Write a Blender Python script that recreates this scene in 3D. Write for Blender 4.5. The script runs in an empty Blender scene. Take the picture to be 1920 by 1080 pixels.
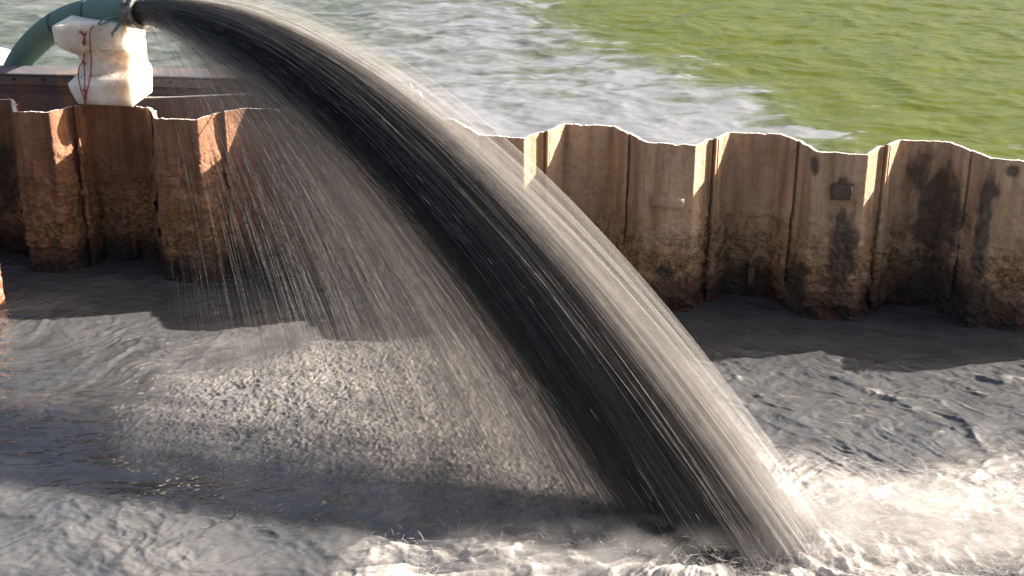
import bpy, math, random
import numpy as np
from mathutils import Vector, Matrix
random.seed(7); RNG = np.random.default_rng(7)
C = bpy.context.scene.collection

# ------------------------------------------------------------------ camera, sky, sun, exposure
FPX, PITCH, CAMH = 2800.0, 0.4082, 3.0024          # focal length in photo pixels, tilt down, height above the slurry
cam = bpy.data.cameras.new('camera'); camo = bpy.data.objects.new('camera', cam); C.objects.link(camo)
cam.sensor_width = 36; cam.lens = 36 * FPX / 1920; cam.clip_start = .05; cam.clip_end = 3000
camo.location = (0, 0, CAMH); camo.rotation_euler = (math.pi / 2 - PITCH, 0, 0)
bpy.context.scene.camera = camo

WA = 0.1462                                         # the wall runs a little towards the viewer at the right
UW = np.array([math.cos(WA), -math.sin(WA), 0]); VW = np.array([math.sin(WA), math.cos(WA), 0])
SUN = 1.70 * UW + .68 * VW + np.array([0, 0, 1.0]); SUN /= np.linalg.norm(SUN)
sun_el = math.asin(SUN[2]); sun_az = math.atan2(SUN[0], SUN[1])
w = bpy.data.worlds.new('World'); bpy.context.scene.world = w; w.use_nodes = True
nt = w.node_tree; sky = nt.nodes.new('ShaderNodeTexSky'); sky.sky_type = 'NISHITA'; sky.sun_disc = False
sky.sun_elevation = sun_el; sky.sun_rotation = sun_az; sky.dust_density = 6.0; sky.air_density = 1.0
nt.links.new(sky.outputs[0], nt.nodes['Background'].inputs[0]); nt.nodes['Background'].inputs[1].default_value = .062
sl = bpy.data.lights.new('sun', 'SUN'); sl.energy = 5.0; sl.angle = math.radians(.5); sl.color = (1.0, .96, .90)
so = bpy.data.objects.new('sun', sl); C.objects.link(so)
so.rotation_euler = Vector(SUN).to_track_quat('Z', 'Y').to_euler(); so.location = Vector(SUN) * 20
sc = bpy.context.scene
sc.view_settings.view_transform = 'Standard'; sc.view_settings.look = 'None'
sc.view_settings.exposure = 1.87; sc.view_settings.gamma = 1
sc.cycles.max_bounces = 5; sc.cycles.transparent_max_bounces = 14; sc.cycles.caustics_reflective = False

# ------------------------------------------------------------------ helpers
cp, sp = math.cos(PITCH), math.sin(PITCH)
def ray(px, py):
    rx = (px - 960) / FPX; ru = (540 - py) / FPX
    return np.array([rx, cp + ru * sp, -sp + ru * cp])
def at(px, py, z=0.0):                              # point of the photo that lies at height z
    d = ray(px, py); return np.array([0, 0, CAMH]) + d * (z - CAMH) / d[2]
def atY(px, py, Y):
    d = ray(px, py); return np.array([0, 0, CAMH]) + d * Y / d[1]

def hash2(ix, iy, seed):
    h = (ix.astype(np.int64) * 374761393 + iy.astype(np.int64) * 668265263 + seed * 974634777) & 0xffffffff
    h = ((h ^ (h >> 13)) * 1274126177) & 0xffffffff
    return ((h ^ (h >> 16)) & 0xffff).astype(np.float32) / 65535.0
def perlin(x, y, seed=0):                           # gradient noise, about -1..1
    ix = np.floor(x).astype(np.int64); iy = np.floor(y).astype(np.int64)
    fx = (x - ix).astype(np.float32); fy = (y - iy).astype(np.float32)
    u = fx * fx * fx * (fx * (fx * 6 - 15) + 10); v = fy * fy * fy * (fy * (fy * 6 - 15) + 10)
    def g(dx, dy):
        a = hash2(ix + dx, iy + dy, seed) * 6.2831853
        return np.cos(a) * (fx - dx) + np.sin(a) * (fy - dy)
    a = g(0, 0); b = g(1, 0); c = g(0, 1); d = g(1, 1)
    return ((a + (b - a) * u) * (1 - v) + (c + (d - c) * u) * v) * 1.5
def fbm(x, y, oct=4, seed=0, gain=.5):
    s = 0; a = 1.0; t = 0
    for k in range(oct):
        s = s + a * perlin(x * 2 ** k + k * 7.3, y * 2 ** k - k * 3.1, seed + k); t += a; a *= gain
    return s / t
def ridged(x, y, oct=3, seed=0, gain=.5):
    s = 0; a = 1.0; t = 0
    for k in range(oct):
        s = s + a * (1 - np.abs(perlin(x * 2 ** k + k * 5.1, y * 2 ** k, seed + k)) * 1.6); t += a; a *= gain
    return s / t
def sstep(a, b, x):
    t = np.clip((x - a) / (b - a), 0, 1); return t * t * (3 - 2 * t)
def poly_sd(x, y, poly):                            # signed distance, positive inside
    d = np.full(x.shape, 1e9); ins = np.zeros(x.shape, bool); n = len(poly)
    for i in range(n):
        ax, ay = poly[i]; bx, by = poly[(i + 1) % n]
        ex, ey = bx - ax, by - ay
        t = np.clip(((x - ax) * ex + (y - ay) * ey) / (ex * ex + ey * ey), 0, 1)
        d = np.minimum(d, np.hypot(x - ax - t * ex, y - ay - t * ey))
        c = ((ay > y) != (by > y)) & (x < ex * (y - ay) / (ey if ey else 1e-9) + ax); ins ^= c
    return np.where(ins, d, -d)

def mesh_np(name, verts, quads, mat, parent=None, smooth=True, attrs=None, tris=None):
    me = bpy.data.meshes.new(name)
    verts = np.asarray(verts, np.float32); quads = np.asarray(quads, np.int32).reshape(-1, 4)
    nt_ = 0 if tris is None else len(tris)
    nl = len(quads) * 4 + nt_ * 3
    me.vertices.add(len(verts)); me.vertices.foreach_set('co', verts.ravel())
    me.loops.add(nl); me.polygons.add(len(quads) + nt_)
    li = quads.ravel(); ls = np.arange(len(quads)) * 4
    if nt_:
        tris = np.asarray(tris, np.int32); li = np.concatenate([li, tris.ravel()]); ls = np.concatenate([ls, len(quads) * 4 + np.arange(nt_) * 3])
    me.loops.foreach_set('vertex_index', li.astype(np.int32)); me.polygons.foreach_set('loop_start', ls.astype(np.int32))
    me.polygons.foreach_set('use_smooth', np.full(len(quads) + nt_, smooth))
    me.update(calc_edges=True); me.validate()
    for k, v in (attrs or {}).items():
        a = me.attributes.new(k, 'FLOAT', 'POINT'); a.data.foreach_set('value', np.asarray(v, np.float32).ravel())
    if mat: me.materials.append(mat)
    o = bpy.data.objects.new(name, me); C.objects.link(o)
    if parent: o.parent = parent
    return o
def grid_quads(nu, nv):                             # nu columns fastest
    i = np.arange(nu - 1)[None, :] + np.arange(nv - 1)[:, None] * nu; i = i.ravel()
    return np.stack([i, i + 1, i + nu + 1, i + nu], 1)
def grid_quads_wrap(nu, nv):
    a = np.arange(nu)[None, :]; b = (a + 1) % nu; r = np.arange(nv - 1)[:, None] * nu
    return np.stack([(a + r).ravel(), (b + r).ravel(), (b + r + nu).ravel(), (a + r + nu).ravel()], 1)
def tag(o, label=None, cat=None, group=None, kind=None):
    for k, v in (('label', label), ('category', cat), ('group', group), ('kind', kind)):
        if v: o[k] = v
    return o
def empty(name, loc):
    o = bpy.data.objects.new(name, None); C.objects.link(o); o.location = loc; o.empty_display_size = .1; return o
def reparent(o, par):
    o.parent = par; o.matrix_parent_inverse = Matrix.Translation(-Vector(par.location)); return o
def tube(name, pts, r, mat, n=10, parent=None, sub=6, rough=0.0, caps=True, attrs=None):
    pts = np.asarray(pts, float); m = len(pts); r = np.broadcast_to(np.asarray(r, float), (m,))
    if sub > 1 and m > 2:                           # Catmull-Rom
        P = np.vstack([2 * pts[0] - pts[1], pts, 2 * pts[-1] - pts[-2]]); R = np.concatenate([[r[0]], r, [r[-1]]])
        out = []; rr = []
        for i in range(1, m):
            for k in range(sub):
                t = k / sub; p0, p1, p2, p3 = P[i - 1], P[i], P[i + 1], P[i + 2]
                out.append(.5 * (2 * p1 + (p2 - p0) * t + (2 * p0 - 5 * p1 + 4 * p2 - p3) * t * t + (3 * p1 - p0 - 3 * p2 + p3) * t ** 3))
                rr.append(R[i] * (1 - t) + R[i + 1] * t)
        out.append(pts[-1]); rr.append(r[-1]); pts = np.array(out); r = np.array(rr)
    m = len(pts); T = np.gradient(pts, axis=0); T /= np.linalg.norm(T, axis=1)[:, None]
    a = np.array([0, 0, 1.0]) if abs(T[0][2]) < .9 else np.array([1.0, 0, 0]); V = []
    nrm = np.cross(T[0], a); nrm /= np.linalg.norm(nrm)
    ang = np.arange(n) * 2 * math.pi / n
    for i in range(m):
        nrm = nrm - T[i] * nrm.dot(T[i]); nrm /= np.linalg.norm(nrm); b = np.cross(T[i], nrm)
        q = r[i] * (1 + rough * RNG.normal(size=n))
        V.append(pts[i] + (np.cos(ang) * q)[:, None] * nrm + (np.sin(ang) * q)[:, None] * b)
    V = np.vstack(V); Q = grid_quads_wrap(n, m)[:, ::-1]; T3 = None
    if caps:
        V = np.vstack([V, pts[:1], pts[-1:]]); k0 = m * n; a_ = np.arange(n); b_ = (a_ + 1) % n
        T3 = np.vstack([np.stack([np.full(n, k0), a_, b_], 1)[:, ::-1][:, ::-1], np.stack([np.full(n, k0 + 1), b_ + (m - 1) * n, a_ + (m - 1) * n], 1)])
    return mesh_np(name, V, Q, mat, parent, tris=T3)

# ------------------------------------------------------------------ material helpers
def newmat(name):
    m = bpy.data.materials.new(name); m.use_nodes = True; t = m.node_tree
    return m, t, t.nodes['Principled BSDF']
def N(t, typ, **kw):
    n = t.nodes.new(typ)
    for k, v in kw.items():
        if k == 'inp':
            for a, b in v.items(): n.inputs[a].default_value = b
        else: setattr(n, k, v)
    return n
def L(t, a, b): t.links.new(a, b)
def noise(t, vec, scale, detail=6, rough=.6, dist=0.0):
    n = N(t, 'ShaderNodeTexNoise', inp={'Scale': scale, 'Detail': detail, 'Roughness': rough, 'Distortion': dist})
    L(t, vec, n.inputs['Vector']); return n.outputs['Fac']
def ramp(t, fac, stops):
    r = N(t, 'ShaderNodeValToRGB'); e = r.color_ramp.elements
    while len(e) < len(stops): e.new(.5)
    for q, (p, c) in zip(e, stops): q.position = p; q.color = (*c, 1) if len(c) == 3 else c
    L(t, fac, r.inputs[0]); return r.outputs[0]
def mixc(t, fac, a, b, mode='MIX'):
    m = N(t, 'ShaderNodeMix', data_type='RGBA', blend_type=mode)
    for s, v in ((0, fac), (6, a), (7, b)):
        if isinstance(v, (int, float)): m.inputs[s].default_value = v
        elif isinstance(v, tuple): m.inputs[s].default_value = (*v, 1)
        else: L(t, v, m.inputs[s])
    return m.outputs[2]
def mth(t, op, a, b=0.0, c=0.0, clamp=False):
    m = N(t, 'ShaderNodeMath', operation=op, use_clamp=clamp)
    for i, v in enumerate((a, b, c)):
        if isinstance(v, (int, float)): m.inputs[i].default_value = v
        else: L(t, v, m.inputs[i])
    return m.outputs[0]
def mapr(t, v, a, b, c=0.0, d=1.0):
    m = N(t, 'ShaderNodeMapRange', inp={1: a, 2: b, 3: c, 4: d}); L(t, v, m.inputs[0]); return m.outputs[0]
def coords(t, scale=(1, 1, 1), rot=(0, 0, 0)):
    g = N(t, 'ShaderNodeNewGeometry'); m = N(t, 'ShaderNodeMapping'); m.inputs['Scale'].default_value = scale; m.inputs['Rotation'].default_value = rot
    L(t, g.outputs['Position'], m.inputs[0]); return m.outputs[0]
def attr(t, name):
    return N(t, 'ShaderNodeAttribute', attribute_name=name).outputs['Fac']
def bump(t, b, h, strength, dist):
    n = N(t, 'ShaderNodeBump', inp={'Strength': strength, 'Distance': dist}); L(t, h, n.inputs['Height']); L(t, n.outputs[0], b.inputs['Normal']); return n

def rust_material(name, pale, mid, dark, crust, edge=None):
    m, t, b = newmat(name); P = coords(t)
    Z = N(t, 'ShaderNodeSeparateXYZ'); L(t, P, Z.inputs[0]); z = Z.outputs[2]
    n1 = noise(t, P, 3.5, 8, .65); n2 = noise(t, P, 22, 8, .7); n3 = noise(t, P, 120, 4, .7)
    vs = noise(t, coords(t, (9, 9, .7)), 1.6, 5, .6)                        # vertical run-off streaks
    c1 = mixc(t, mapr(t, n1, .38, .62), mid, pale)
    c1 = mixc(t, mapr(t, vs, .42, .66, 0, .8), c1, dark)
    c1 = mixc(t, mapr(t, n2, .5, .72, 0, .55), c1, (dark[0] * .8, dark[1] * .7, dark[2] * .6))
    c1 = mixc(t, mapr(t, n3, .35, .75, 0, .35), c1, (pale[0] * 1.15, pale[1] * 1.1, pale[2] * 1.05))
    zc = mth(t, 'ADD', z, mth(t, 'MULTIPLY', mth(t, 'SUBTRACT', n1, .5), .45))
    zc = mth(t, 'ADD', zc, mth(t, 'MULTIPLY', mth(t, 'SUBTRACT', vs, .5), .15))
    k = mapr(t, zc, .48, .26, 0, 1)
    cc = mixc(t, mapr(t, n2, .42, .56), crust, (crust[0] * .22, crust[1] * .19, crust[2] * .18))  # dark pits: relief shade put into the crust colour
    cc = mixc(t, mapr(t, n3, .54, .66), cc, (crust[0] * 1.9, crust[1] * 1.7, crust[2] * 1.4))  # pale specks: highlights on the lumps painted into the crust
    c2 = mixc(t, mth(t, 'MULTIPLY', k, .85), c1, cc)
    wz = mth(t, 'ADD', z, mth(t, 'MULTIPLY', mth(t, 'SUBTRACT', n1, .5), .30))
    wet = mapr(t, wz, .24, .06, 0, 1)
    c3 = mixc(t, wet, c2, mixc(t, mapr(t, n2, .45, .6), (.016, .010, .008), (.10, .032, .016)))
    st = attr(t, 'stain'); stn = mth(t, 'MULTIPLY', st, mapr(t, n2, .3, .5, .75, 1.0))
    c4 = mixc(t, mth(t, 'MULTIPLY', stn, .85), c3, (.040, .030, .024))
    L(t, c4, b.inputs['Base Color'])
    rr = mth(t, 'SUBTRACT', .85, mth(t, 'MULTIPLY', mth(t, 'MAXIMUM', wet, mth(t, 'MULTIPLY', stn, .6)), .45)); L(t, rr, b.inputs['Roughness'])
    h = mth(t, 'ADD', n2, mth(t, 'MULTIPLY', n3, .45)); bump(t, b, h, 1.0, .018)
    return m
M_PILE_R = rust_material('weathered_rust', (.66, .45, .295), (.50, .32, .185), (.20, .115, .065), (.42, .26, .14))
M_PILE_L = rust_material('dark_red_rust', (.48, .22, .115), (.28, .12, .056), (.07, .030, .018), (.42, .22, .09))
M_EDGE, t, b = newmat('torch_cut_edge'); P = coords(t)
L(t, ramp(t, noise(t, P, 60, 6, .7), [(.3, (.34, .22, .16)), (.55, (.68, .6, .53))]), b.inputs['Base Color']); b.inputs['Roughness'].default_value = .8
bump(t, b, noise(t, P, 180, 4), .6, .006)

# ------------------------------------------------------------------ sheet pile wall
U0W = np.array([0, 6.9069, 0.0])                    # wall centre line passes here; u runs right, v runs away
def wp(u, v, z): return U0W + UW * u + VW * v + np.array([0, 0, z])
DEP = .125
def solve(px, py, v):                               # u and top height that put a wall-top point on the photo's pixel
    d = ray(px, py); o = np.array([0, 0, CAMH]) - U0W
    k = (v - o.dot(VW)) / d.dot(VW); p = o + d * k
    return p.dot(UW), p[2]
TOP = [(-330, 184, 'b'), (-240, 184, 'b'), (-225, 190, 'm'), (-213, 192, 'm'), (-208, 204, 'f'),
       (-130, 204, 'f'), (-92, 196, 'm'), (-80, 192, 'm'), (-60, 186, 'b'), (18, 187, 'b'), (20, 192, 'm'), (23, 196, 'm'), (25, 210, 'f'),
       (92, 211, 'f'), (128, 201, 'm'), (141, 198, 'm'), (163, 197, 'b'), (273, 201, 'b'), (279, 206, 'm'), (285, 209, 'm'), (289, 222, 'f'),
       (370, 225, 'f'), (407, 212, 'm'), (421, 208, 'm'), (461, 203, 'b'), (563, 207, 'b'), (571, 214, 'm'), (580, 217, 'm'), (590, 232, 'f'),
       (672, 238, 'f'), (708, 228, 'm'), (721, 225, 'm'), (759, 218, 'b'), (850, 225, 'b'), (867, 236, 'm'), (878, 240, 'm'), (899, 254, 'f'),
       (983, 259, 'f'), (1012, 249, 'm'), (1027, 246, 'm'), (1060, 233, 'b'), (1150, 237, 'b'), (1172, 250, 'm'), (1185, 252, 'm'), (1211, 267, 'f'),
       (1305, 273, 'f'), (1330, 262, 'm'), (1344, 259, 'm'), (1369, 249, 'b'), (1462, 252, 'b'), (1488, 262, 'm'), (1502, 265, 'm'), (1532, 285, 'f'),
       (1629, 291, 'f'), (1652, 275, 'm'), (1666, 272, 'm'), (1688, 263, 'b'), (1780, 267, 'b'), (1813, 281, 'm'), (1828, 284, 'm'), (1856, 297, 'f'),
       (1958, 306, 'f'), (1983, 293, 'm'), (1998, 291, 'm'), (2026, 281, 'b'), (2125, 285, 'b'), (2160, 298, 'm'), (2174, 301, 'm'), (2206, 313, 'f'),
       (2312, 322, 'f'), (2340, 310, 'm'), (2354, 308, 'm'), (2385, 298, 'b'), (2490, 302, 'b')]
VK = {'b': DEP, 'm': 0.0, 'f': -DEP}
pts = []
for px, py, k in TOP:
    u, z = solve(px, py, VK[k]); pts.append([u, VK[k], z, k])
zs = np.array([p[2] for p in pts]); print('wall top heights', zs.round(3).min(), zs.round(3).max())
zm = np.median(zs); zs = zm + np.clip(zs - zm, -.05, .05)
# small jog at every interlock: first 'm' a touch nearer, second a touch farther
k = 0
piles = []; cur = []
i = 0
while i < len(pts):
    if pts[i][3] == 'm' and pts[i + 1][3] == 'm':
        a, b2 = pts[i], pts[i + 1]
        up = pts[i - 1][1] < 0                       # coming from the front: going back
        va, vb = (.005, -.008) if up else (.012, -.008)
        um = (a[0] + b2[0]) / 2
        cur += [(a[0], va, zs[i]), (um - .001, va + (vb - va) * .5, (zs[i] + zs[i + 1]) / 2 - .004)]
        piles.append(cur); cur = [(um - .030, va + .040, (zs[i] + zs[i + 1]) / 2 - .02), (um - .007, va + .020, (zs[i] + zs[i + 1]) / 2 - .012), (um + .003, va + .016, (zs[i] + zs[i + 1]) / 2 - .006), (b2[0], vb, zs[i + 1])]
        i += 2
    else:
        cur.append((pts[i][0], pts[i][1], zs[i])); i += 1
piles.append(cur)
wall = empty('sheet_pile_wall', tuple(wp(0, 0, 0)))
tag(wall, 'long zigzag wall of rusty steel sheet piles standing in the grey slurry', 'sheet pile wall')
def stain_mask(u, z, v):
    x = wp(0, 0, 0)
    s = np.zeros(u.shape)
    for (cx, cz, rx, rz) in STAINS:
        q = ((u - cx) / rx) ** 2 + ((z - cz) / rz) ** 2
        nz = fbm(u * 9, z * 9, 4, 31) * .55
        s = np.maximum(s, sstep(1.35, .55, np.sqrt(q) + nz * 1.3 + .35 * fbm(u * 45, z * 12, 3, 33)))
    return s
def us(px, py, v):
    u, z = solve(px, py, v); return u, z
STAINS = []
for (px, py, v, rx, rz) in ((1755, 400, DEP, .12, .26), (1765, 520, DEP, .17, .18), (1725, 320, DEP, .07, .10), (1580, 470, -DEP, .075, .19), (1578, 355, -DEP, .05, .055), (1578, 420, -DEP, .03, .1),
                            (1400, 520, DEP, .13, .085), (1352, 545, .0, .07, .05), (1835, 430, 0, .03, .3), (1845, 350, 0, .03, .12), (1175, 560, DEP, .16, .08), (1245, 470, DEP, .05, .03),
                            (1860, 360, -DEP, .035, .05), (1900, 320, -DEP, .035, .03), (210, 470, DEP, .12, .05), (10, 330, DEP, .07, .2), (1530, 310, -DEP, .02, .05), (1495, 520, 0, .05, .12)):
    cu, cz = us(px, py, v); STAINS.append((cu, cz, rx, rz))
TH = .018
def build_pile(cur, idx):
    P = np.array(cur)
    # resample along the outline at about 5 mm and round the bends
    seg = np.hypot(np.diff(P[:, 0]), np.diff(P[:, 1])); s = np.concatenate([[0], np.cumsum(seg)])
    ns = max(8, int(s[-1] / .005)); ss = np.linspace(0, s[-1], ns)
    u = np.interp(ss, s, P[:, 0]); v = np.interp(ss, s, P[:, 1]); zt = np.interp(ss, s, P[:, 2])
    k = np.ones(3) / 3
    def sm(a): q = np.convolve(np.pad(a, 1, 'edge'), k, 'valid'); q[0] = a[0]; q[-1] = a[-1]; return q
    u, v = sm(u), sm(v); zt = sm(sm(zt))
    zt = zt + .007 * fbm(u * 14, u * 0 + 2.2, 5, 3, .75) + .009 * np.minimum(0, perlin(u * 17, u * 0 + 5, 9) + .35) * 2
    du = np.gradient(u); dv = np.gradient(v); ln = np.hypot(du, dv); nu, nv = dv / ln, -du / ln          # towards the viewer
    nz = 230; zb = -.25
    tz = np.linspace(0, 1, nz) ** .9
    Zg = zb + (zt[None, :] - zb) * tz[:, None]
    Ug = np.broadcast_to(u, Zg.shape); Vg = np.broadcast_to(v, Zg.shape); Sg = np.broadcast_to(ss + idx * 1.7, Zg.shape)
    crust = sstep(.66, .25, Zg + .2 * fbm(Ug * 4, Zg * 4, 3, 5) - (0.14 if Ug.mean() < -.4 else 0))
    d = .0012 * fbm(Sg * 40, Zg * 40, 3, 12)
    big = fbm(Sg * 9, Zg * 9, 5, 21, .6); lum = ridged(Sg * 26, Zg * 26, 3, 25)
    d = d + crust * (.022 * big + .022 * np.maximum(0, lum - .45) + .006)
    d = d + crust * .012 * (sstep(.1, .3, perlin(Sg * 6, Zg * 8, 77))) + crust * .007 * fbm(Sg * 60, Zg * 60, 2, 78)
    F = (U0W + Ug[..., None] * UW + Vg[..., None] * VW); F[..., 2] = Zg
    nrm = nu[None, :, None] * UW + nv[None, :, None] * VW
    F = F + nrm * d[..., None]
    Bk = (U0W + (u - nu * TH)[:, None] * UW + (v - nv * TH)[:, None] * VW)
    Bt = Bk.copy(); Bt[:, 2] = zt - .003; Bb = Bk.copy(); Bb[:, 2] = zb
    stn = stain_mask(Ug, Zg, Vg)
    n = ns; V = F.reshape(-1, 3); Q = grid_quads(n, nz)
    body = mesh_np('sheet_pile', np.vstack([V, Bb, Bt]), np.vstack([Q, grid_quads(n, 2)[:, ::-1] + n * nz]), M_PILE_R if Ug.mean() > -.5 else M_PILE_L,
                   attrs={'stain': np.concatenate([stn.ravel(), np.zeros(2 * n)])})
    reparent(body, wall)
    # cut top edge, both ends closed
    rows = np.vstack([F[-1] + np.array([0, 0, .0005]), (F[-1] + Bt) / 2 + np.array([0, 0, .002]) + RNG.normal(size=(n, 1)) * np.array([[0, 0, .0012]]), Bt + np.array([0, 0, .0005])])
    e = mesh_np('cut_edge', rows, grid_quads(n, 3), M_EDGE)
    e.parent = body
    return body, (u, v, zt)
names = {}
for i, c in enumerate(piles):
    if len(c) < 3: continue
    names[i] = build_pile(c, i)
def plate(px, py, w_, h_, v, tilt=0.0, th=.012, pile=None):
    u, z = solve(px, py, v - .002); nx, nz = 14, 8
    x = np.linspace(-1, 1, nx); y = np.linspace(-1, 1, nz); X, Y = np.meshgrid(x, y)
    edge = np.minimum(np.minimum(1 - np.abs(X), 0.12) / .12, np.minimum(1 - np.abs(Y), .2) / .2)
    D = -(.016 + th * sstep(0, 1, edge)) - .002 * fbm(X * 3, Y * 3 + px, 3, 8) + .022 * (edge <= 0)
    Uu = u + X * w_ / 2; Zz = z + Y * h_ / 2 + X * tilt
    F = U0W + Uu[..., None] * UW + (v + D)[..., None] * VW; F[..., 2] = Zz
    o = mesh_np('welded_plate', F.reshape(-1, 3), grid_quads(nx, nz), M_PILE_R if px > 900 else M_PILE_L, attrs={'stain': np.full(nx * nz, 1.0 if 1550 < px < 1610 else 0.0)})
    best = min(names.values(), key=lambda q: 0 if q[1][0][0] <= u <= q[1][0][-1] else 9)[0]
    o.parent = best
    return o
plate(1253, 378, .165, .062, -DEP, -.004); plate(1252, 468, .15, .05, -DEP, .002, .008)
plate(1579, 360, .105, .085, -DEP, 0, .010); plate(327, 300, .06, .035, -DEP, 0, .014); plate(322, 338, .10, .05, -DEP, 0, .008)
plate(1408, 520, .035, .12, DEP - .01, 0, .014); plate(256, 465, .03, .12, DEP - .01, .006, .016)

# near end of another pile at the left edge of the photo
ex = at(-2, 575); pts_ = []
for zz in np.linspace(-.2, .34, 60):
    for (dx, dy) in ((-.25, .10), (-.16, -.02), (-.10, -.04), (-.045, -.045), (0, -.04), (.03, 0), (.03, .012), (-.03, -.02), (-.15, .01), (-.24, .12)):
        pts_.append([ex[0] + dx + .004 * random.uniform(-1, 1), ex[1] + dy + .004 * random.uniform(-1, 1), zz + .012 * math.sin(dx * 60) * (zz > .3)])
M_ORANGE, t, b = newmat('bright_orange_rust'); P = coords(t)
L(t, ramp(t, noise(t, P, 30, 8, .7), [(.3, (.12, .04, .022)), (.5, (.33, .13, .065)), (.68, (.5, .31, .22))]), b.inputs['Base Color']); b.inputs['Roughness'].default_value = .85
bump(t, b, noise(t, P, 90, 5), .8, .01)
ep = mesh_np('steel_pile', np.array(pts_), grid_quads_wrap(10, 60), M_ORANGE)
tag(ep, 'short bright orange rusted steel pile standing in the slurry at the left edge', 'steel pile')

# ------------------------------------------------------------------ slurry
RAIN = [at(*q)[:2] for q in ((250, 830), (330, 730), (600, 650), (760, 628), (930, 640), (1010, 760), (1120, 930), (1150, 985), (800, 960), (500, 905))]
FOAM1 = [at(*q)[:2] for q in ((560, 1130), (700, 985), (900, 1000), (1200, 1015), (1330, 1000), (1500, 900), (1680, 900), (1930, 930), (2300, 960), (2300, 1300), (560, 1300))]
FOAM2 = [at(*q)[:2] for q in ((1380, 800), (1460, 860), (1700, 880), (1960, 820), (2300, 840), (2300, 1300), (1300, 1300), (1250, 1010))]
CRESTS = [([tuple(at(*q)[:2]) for q in pp], a_, w_) for pp, a_, w_ in (
    ([(1330, 738), (1400, 768), (1470, 782), (1540, 815), (1620, 850)], .036, .11), ([(1470, 690), (1560, 705), (1640, 735), (1720, 775), (1790, 800)], .030, .10),
    ([(1560, 668), (1680, 715), (1780, 770), (1850, 850), (1860, 930)], .022, .09), ([(1780, 700), (1860, 715), (1960, 712)], .024, .08), ([(1290, 672), (1360, 688), (1450, 700)], .020, .07),
    ([(-60, 800), (60, 770), (160, 760), (240, 790)], .016, .12), ([(-60, 850), (60, 820), (150, 800), (330, 785)], .014, .10), ([(60, 900), (200, 880), (300, 890), (460, 930)], .014, .10),
    ([(-40, 1010), (120, 1005), (260, 975), (350, 940)], .018, .12), ([(160, 1090), (300, 1050), (420, 1000), (300, 985)], .018, .11), ([(420, 1090), (560, 1020), (680, 1010), (760, 1050)], .016, .10),
    ([(120, 740), (190, 700), (260, 650), (300, 605)], .012, .06), ([(370, 700), (400, 650), (420, 612)], .010, .05), ([(60, 760), (150, 690), (230, 640)], .010, .06))]
rdir = at(1720, 850)[:2] - at(1330, 730)[:2]; rdir /= np.linalg.norm(rdir)
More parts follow.
